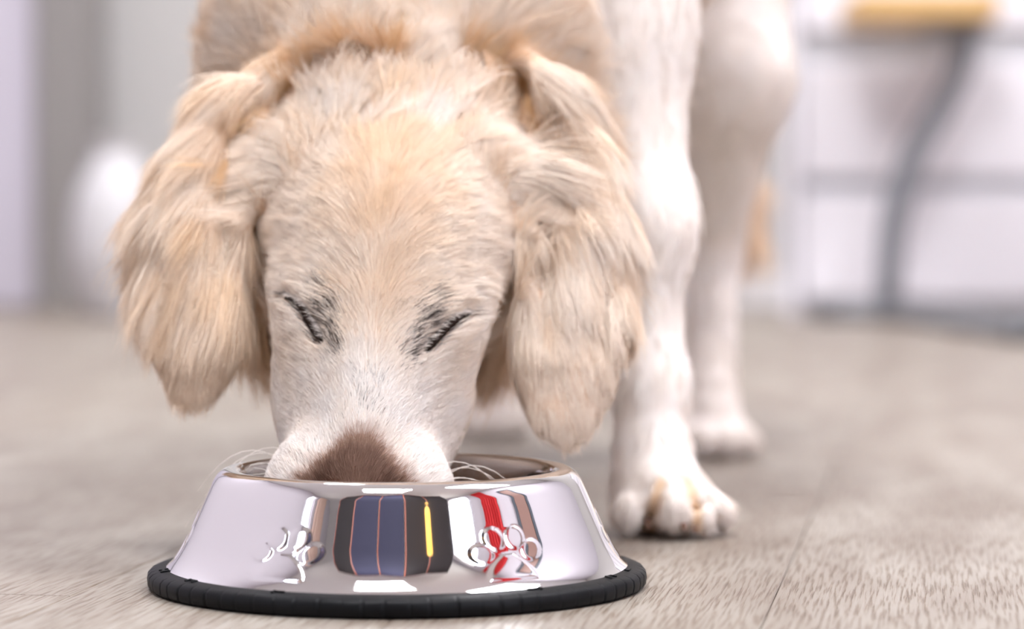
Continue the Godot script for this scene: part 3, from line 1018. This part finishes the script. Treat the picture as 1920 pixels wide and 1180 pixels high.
	skin.take(fp)
	for at in HIND:
		var fq := Field.new(Vector3(at.x - 0.06, -0.004, at.z - 0.09), Vector3(at.x + 0.06, 0.09, at.z + 0.05), 0.005)
		fq.add(capsule(at + Vector3(0, 0.075, -0.055), at + Vector3(0, 0.022, -0.02), 18, 22, 8))
		for k in 4:
			var sx := -0.024 + 0.016 * k
			fq.add(capsule(at + Vector3(sx * 0.6, 0.022, -0.015), at + Vector3(sx, 0.012, 0.012 - 12.0 * sx * sx), 10, 10, 8, 0.004))
		skin.take(fq)
	var paw_tris := skin.tri.size()
	# stand on the floor
	for i in skin.v.size():
		if skin.v[i].y < 0.0015: skin.v[i].y = 0.0015
	var dog := thing("dog", world_of(BASE), YAW)
	tag(dog, "cream golden retriever eating with its muzzle lowered into the steel bowl", "dog")
	var cols := PackedColorArray()
	cols.resize(skin.v.size())
	for i in skin.v.size():
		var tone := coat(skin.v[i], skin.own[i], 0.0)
		if skin.own[i] <= 3 or skin.own[i] == 7: tone *= Color(0.82, 0.70, 0.60)  # pinkish skin, darkened so that gaps between hairs read as shade
		if skin.own[i] == 0:
			var q := head.transposed() * (skin.v[i] - EYES) * 1000.0
			tone = tone.lerp(Color(0.12, 0.055, 0.038), nose_brown(q))
		cols[i] = tone
	for i in skin.v.size(): skin.v[i] -= BASE
	part("body", skin.mesh(cols), mats.dog_skin, dog)
	for i in skin.v.size(): skin.v[i] += BASE
	var near := Hairs.new()
	grow(near, skin, 0, head_tris, 1.0)
	lashes(near)
	tag(part("head_fur", near.mesh(), mats.dog_fur, dog, -BASE), "short cream face fur and long wavy ear fur", "", "", "stuff")
	var far := Hairs.new()
	grow(far, skin, head_tris, body_tris, 1.0)
	grow(far, skin, body_tris, paw_tris, 1.0)
	tag(part("body_fur", far.mesh(), mats.dog_fur, dog, -BASE), "pale cream fur of trunk and legs", "", "", "stuff")
	face_parts(dog)


func face_parts(dog: Node3D) -> void:
	var nf := Field.new(hd(0, -90, -28) - Vector3.ONE * 0.034, hd(0, -90, -28) + Vector3.ONE * 0.034, 0.0016)
	for s in [blob(hd(0, -91, -23), Vector3(21, 11, 14), head, 0, 0.004), blob(hd(-12, -90, -27), Vector3(10, 9, 10), head, 0, 0.004), blob(hd(12, -90, -27), Vector3(10, 9, 10), head, 0, 0.004), groove(capsule(hd(-9, -104, -28), hd(-14, -98, -30), 3.2, 2.5, 0), 0.003), groove(capsule(hd(9, -104, -28), hd(14, -98, -30), 3.2, 2.5, 0), 0.003)]:
		nf.add(s)
	var ns := Pelt.new()
	ns.take(nf)
	part("nose", ns.mesh(), mats.nose_leather, dog, -BASE)
	var out := head * Vector3(0, 0, 1)
	for lid in slits:
		var rim := []
		for p in lid: rim.append(p - out * 0.0022)
		part("eyelid", tube(rim, [0.0013, 0.0022, 0.0023, 0.0016, 0.0008], 8), mats.eyelid, dog, -BASE)
	for sg in [-1.0, 1.0]:
		for k in 7:
			var root := hd(sg * (39.0 + 1.5 * (k % 3)), -44.0 - 2.6 * k, -44.0 - 3.0 * (k % 2))
			var way := (Vector3(sg, 0.30 + 0.16 * (k % 3), 0.10 - 0.07 * k)).normalized()
			var path := []
			var size := 0.034 + 0.005 * ((k * 5) % 4)
			for i in 8:
				var t := i / 7.0
				path.append(root + way * (size * t) + Vector3(0, -0.9 * size * t * t, 0))
			part("whisker", tube(path, [0.00022, 0.00022, 0.0002, 0.0002, 0.00018, 0.00015, 0.00012, 0.00006], 5), mats.whisker, dog, -BASE)
	for q in CLAWS:
		part("claw", tube([q + Vector3(0, 0.0045, -0.006), q + Vector3(0, 0.0040, 0.0), q + Vector3(0, 0.0015, 0.004)], [0.0026, 0.0022, 0.0008], 8), mats.claw, dog, -BASE)


func coat(p: Vector3, g: int, hair: float) -> Color:
	# colour of the coat at a place, with shade painted along the folds; hair: 0 skin, 1 a strand
	var white := Vector3(0.94, 0.88, 0.84)
	var cream := Vector3(0.935, 0.79, 0.655)
	var gold := Vector3(0.85, 0.585, 0.335)
	var m := lumps.get_noise_3d(p.x * 55.0, p.y * 38.0, p.z * 55.0)
	var t := 0.3
	if g == 0:
		var q := head.transposed() * (p - EYES) * 1000.0
		t = 0.29 + 0.32 * exp(-q.x * q.x / 700.0) * smoothstep(-28.0, 20.0, q.y) + 0.14 * smoothstep(30.0, 80.0, q.y)
		t = lerpf(0.05, t, smoothstep(-40.0, 5.0, q.y))
		t += 0.12 * m
	elif g == 1:
		t = 0.60 + 0.26 * m * smoothstep(0.10, 0.15, p.y)
	elif g == 2:
		t = 0.46 + 0.26 * m * smoothstep(0.09, 0.15, p.y)
	elif g == 3:
		t = 0.48 + 0.32 * m
	elif g == 7:
		t = 0.70 + 0.15 * m
	elif g == 6:
		t = 0.72 + 0.15 * m
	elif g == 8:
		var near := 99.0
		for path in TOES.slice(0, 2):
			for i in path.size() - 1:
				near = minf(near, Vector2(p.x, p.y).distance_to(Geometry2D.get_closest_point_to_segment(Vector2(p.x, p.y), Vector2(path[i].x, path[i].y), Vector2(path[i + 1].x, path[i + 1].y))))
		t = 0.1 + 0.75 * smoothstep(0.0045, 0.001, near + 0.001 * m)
	elif g == 5:
		t = 0.06 + 0.08 * m
	else:
		t = 0.27 + 0.15 * m
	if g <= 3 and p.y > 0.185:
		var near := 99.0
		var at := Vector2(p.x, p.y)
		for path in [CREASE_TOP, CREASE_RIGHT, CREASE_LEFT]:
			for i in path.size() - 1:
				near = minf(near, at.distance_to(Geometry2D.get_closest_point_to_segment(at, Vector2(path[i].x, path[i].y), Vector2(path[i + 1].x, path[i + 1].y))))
		t += 0.6 * smoothstep(0.011, 0.003, near + 0.004 * m)  # golden fur plus the orange shade of the folds, painted along the creases
	t = clampf(t, 0.0, 1.0)
	var c := white.lerp(cream, minf(t * 2.0, 1.0)).lerp(gold, maxf(t * 2.0 - 1.0, 0.0))
	return Color(c.x, c.y, c.z)


func grow(hs: Hairs, sk: Pelt, from: int, to: int, dense: float) -> void:
	var eye := Vector3(0, 0.1755, 0)
	var inv := head.transposed()
	var mid := hd(0, 60, -60)
	for ti in range(from, to, 3):
		var ia := sk.tri[ti]
		var ib := sk.tri[ti + 1]
		var ic := sk.tri[ti + 2]
		var a := sk.v[ia]
		var b := sk.v[ib]
		var c := sk.v[ic]
		var area := (b - a).cross(c - a).length() * 0.5e6
		var g := sk.own[ia]
		var nn := sk.n[ia]
		var q := inv * (a - EYES) * 1000.0
		var per := 0.0
		var facing := nn.dot((eye - a).normalized())
		if a.y > 0.50: continue
		match g:
			0: per = 3.6 if q.y > -10.0 else 6.5
			1, 2: per = 1.6
			3: per = 1.3
			7: per = 0.6
			8: per = 0.8
			_: per = 0.04
		if facing < -0.3: per *= 0.3
		if g == 0 and q.y < -83.0 and absf(q.x) < 19.0 and q.z > -34.0: continue
		if g <= 3 and a.y > 0.33: per *= 0.3
		var many := area * per * dense
		var count := int(many + rng.randf())
		for h in count:
			var r1 := sqrt(rng.randf())
			var r2 := rng.randf()
			var p := a * (1.0 - r1) + b * (r1 * (1.0 - r2)) + c * (r1 * r2)
			var n := (sk.n[ia] * (1.0 - r1) + sk.n[ib] * (r1 * (1.0 - r2)) + sk.n[ic] * (r1 * r2)).normalized()
			one_hair(hs, p, n, g, inv, mid)


func one_hair(hs: Hairs, p: Vector3, n: Vector3, g: int, inv: Basis, mid: Vector3) -> void:
	var q := inv * (p - EYES) * 1000.0
	var flow: Vector3
	var size := 0.01
	var lift := 0.3
	var wide := 0.00022
	var fall := 0.0
	var wave := 0.25
	var bits := 4
	var tuft := 0.35
	var w1 := lumps.get_noise_3d(p.x * 70.0 + 9.0, p.y * 70.0, p.z * 70.0)
	match g:
		0:
			var spread := q.x / 42.0
			flow = head * Vector3(spread * lerpf(1.0, 2.1, smoothstep(-30.0, 15.0, q.y) * smoothstep(100.0, 50.0, q.y)), 1.0 - 1.7 * smoothstep(44.0, 72.0, absf(q.x)) * smoothstep(5.0, 40.0, q.y), -0.25)
			var far_side := smoothstep(38.0, 58.0, absf(q.x)) * smoothstep(32.0, 60.0, q.y)
			size = lerpf(0.0055, 0.011, smoothstep(-60.0, 40.0, q.y)) + 0.010 * smoothstep(70.0, 115.0, q.y) + 0.014 * far_side
			lift = 0.24
			wide = 0.00014
			bits = 3
			wave = 0.22
		1, 2:
			var sg := -1.0 if g == 1 else 1.0
			var low := smoothstep(0.14, 0.10, p.y)
			var high := smoothstep(0.155, 0.235, p.y)
			flow = Vector3(sg * 0.25 + 0.5 * w1, -1.0, 0.1).lerp(Vector3(sg * 0.9 + 0.5 * w1, -0.6, 0.15), high)
			size = lerpf(0.025, 0.009, low)
			lift = 0.22
			wide = 0.00018
			fall = 0.25
			wave = 0.5 * (1.0 - 0.8 * low)
			bits = 4
			tuft = 0.5 * (1.0 - 0.8 * low)
		3:
			flow = (p - mid).normalized() * 1.0 + Vector3(0.35 * w1 + p.x * 1.5 + 0.09, 0.2, -0.5)
			size = 0.030
			lift = 0.22
			wide = 0.0002
			fall = 0.15
			wave = 0.5
			bits = 4
			tuft = 0.5
		7:
			flow = Vector3(0.2 * w1, -1.0, 0.1)
			size = 0.03
			lift = 0.15
			wide = 0.0003
			fall = 0.3
			bits = 5
		5:
			flow = Vector3(0.15 * w1, -1.0, -0.05)
			size = 0.013
			lift = 0.18
			wide = 0.0009
		8:
			flow = Vector3(0.1 * w1, -1.0, 0.35)
			size = 0.0065
			lift = 0.18
			wide = 0.0003
		6:
			flow = Vector3(0.3 * w1, -1.0, 0.0)
			size = 0.04
			lift = 0.3
			wide = 0.0008
		_:
			flow = Vector3(0.3 * w1, -0.7, -0.8)
			size = 0.03
			lift = 0.2
			wide = 0.001
	flow = flow - n * flow.dot(n)
	if flow.length_squared() < 1e-8: flow = n.cross(Vector3.RIGHT)
	flow = flow.normalized()
	var side := flow.cross(n)
	# hairs of one tuft lean together and close towards its tip
	var cell := 0.0045 if g == 0 else 0.0075
	var key := (p / cell + Vector3(rng.randf(), rng.randf(), rng.randf()) * 0.5).floor()
	var hx := fine.get_noise_3d(key.x * 17.3, key.y * 31.7, key.z * 23.9)
	var lean := wave * (1.1 * w1 + 0.45 * hx) + rng.randf_range(-0.12, 0.12)
	flow = (flow + side * lean).normalized()
	side = flow.cross(n)
	size *= rng.randf_range(0.65, 1.2) * (1.0 + 0.35 * hx)
	lift *= 1.0 + (0.4 if g == 0 else 0.5) * hx + rng.randf_range(-0.3, 0.3)
	var hub := (key + Vector3(0.25, 0.25, 0.25)) * cell - p
	hub -= n * hub.dot(n)
	hub *= tuft
	var pts := PackedVector3Array()
	for i in bits:
		var t := float(i) / (bits - 1)
		var up := lift * t * (1.25 - 0.75 * t) * size
		var curl := side * (wave * 0.16 * size * sin(t * 4.0 + hx * 9.0) * t)
		pts.append(p - n * (0.00012 if g == 0 else 0.0004) + flow * (size * t) + n * up + hub * t + curl + Vector3(0, -fall * size * t * t, 0))
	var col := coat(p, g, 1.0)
	var shade := rng.randf_range(0.90, 1.06)
	col = Color(minf(col.r * shade, 0.95), minf(col.g * shade, 0.94), minf(col.b * shade, 0.93))
	if g == 0:
		if q.z > -45.0 and q.y < 40.0 and q.y > -20.0 and slit_distance(q) < 0.9: return
		col = face_marks(q, col)
	var tilt := rng.randf_range(-0.7, 0.7)
	var wv := (side * cos(tilt) + n * sin(tilt)).normalized()
	var nrm := (n + side * rng.randf_range(-0.45, 0.45) - flow * 0.15).normalized()
	if flow.cross(wv).dot(nrm) < 0.0: wv = -wv
	hs.strand(pts, wv, wide, nrm, col)


func lashes(hs: Hairs) -> void:
	var out := head * Vector3(0, 0, 1)
	for e in 2:
		var sg := -1.0 if e == 0 else 1.0
		var lid: Array = slits[e]
		for k in 260:
			var t := rng.randf() * 3.999
			var i := int(t)
			var p: Vector3 = lid[i].lerp(lid[i + 1], t - i)
			var along: Vector3 = (lid[i + 1] - lid[i]).normalized()
			var over: Vector3 = out.cross(along) * -sg
			if over.y < 0.0: over = -over
			var root := p + over * rng.randf_range(0.0022, 0.0042) - out * 0.0008
			var way := (-over + along * rng.randf_range(0.1, 0.9) + out * rng.randf_range(0.15, 0.5)).normalized()
			var size := rng.randf_range(0.003, 0.0065)
			var pts := PackedVector3Array([root, root + way * size * 0.5 + out * 0.0005, root + way * size])
			var side := way.cross(out).normalized()
			if way.cross(side).dot(out) < 0.0: side = -side
			var c := Color(0.07, 0.05, 0.04) if rng.randf() < 0.35 else Color(0.80, 0.72, 0.66)
			hs.strand(pts, side, 0.00016, out, c)


func slit_distance(q: Vector3) -> float:
	var best := 99.0
	var p := Vector2(absf(q.x), q.y)
	for i in SLIT.size() - 1:
		best = minf(best, p.distance_to(Geometry2D.get_closest_point_to_segment(p, SLIT[i], SLIT[i + 1])))
	return best


func nose_brown(q: Vector3) -> float:
	return smoothstep(-46.0, -70.0, q.y + 1.0 * maxf(absf(q.x) - 5.0, 0.0)) * smoothstep(-46.0, -36.0, q.z)


func face_marks(q: Vector3, col: Color) -> Color:
	# dark guard hairs on the brows, along the lids and round the nose
	var x := absf(q.x)
	var dark := 0.0
	if q.y > -20.0 and q.y < 40.0:
		for m in [[26.0, 19.0, 22.0, 30.0, 0.35], [22.5, 9.0, 26.0, 40.0, 0.62], [18.5, -1.0, 14.0, 40.0, 0.66], [16.0, -10.0, 10.0, 26.0, 0.6]]:
			var bx: float = x - m[0]
			var by: float = q.y - m[1]
			dark = maxf(dark, m[4] * exp(-(bx * bx / m[2] + by * by / m[3])))
		var sd := slit_distance(q)
		dark = maxf(dark, 0.6 * smoothstep(3.0, 0.8, sd) * smoothstep(48.0, 42.0, x))
		if rng.randf() < dark:
			return Color(0.06, 0.045, 0.04)
	elif q.y < -20.0:
		var brown := nose_brown(q)
		if brown > 0.01:
			var b := clampf(brown * 1.15 - 0.3 * rng.randf(), 0.0, 1.0)
			return col.lerp(Color(0.50, 0.32, 0.235), minf(b * 1.7, 1.0)).lerp(Color(0.10, 0.045, 0.03), maxf(b * 1.25 - 0.42, 0.0))
		if rng.randf() < 0.10 * exp(-q.x * q.x / 40.0):
			return Color(0.14, 0.11, 0.10)
		var fold := exp(-((x - 24.0) * (x - 24.0) / 14.0 + (q.y + 82.0) * (q.y + 82.0) / 120.0))
		if rng.randf() < fold * 0.8:
			return Color(0.07, 0.055, 0.05)
	return col
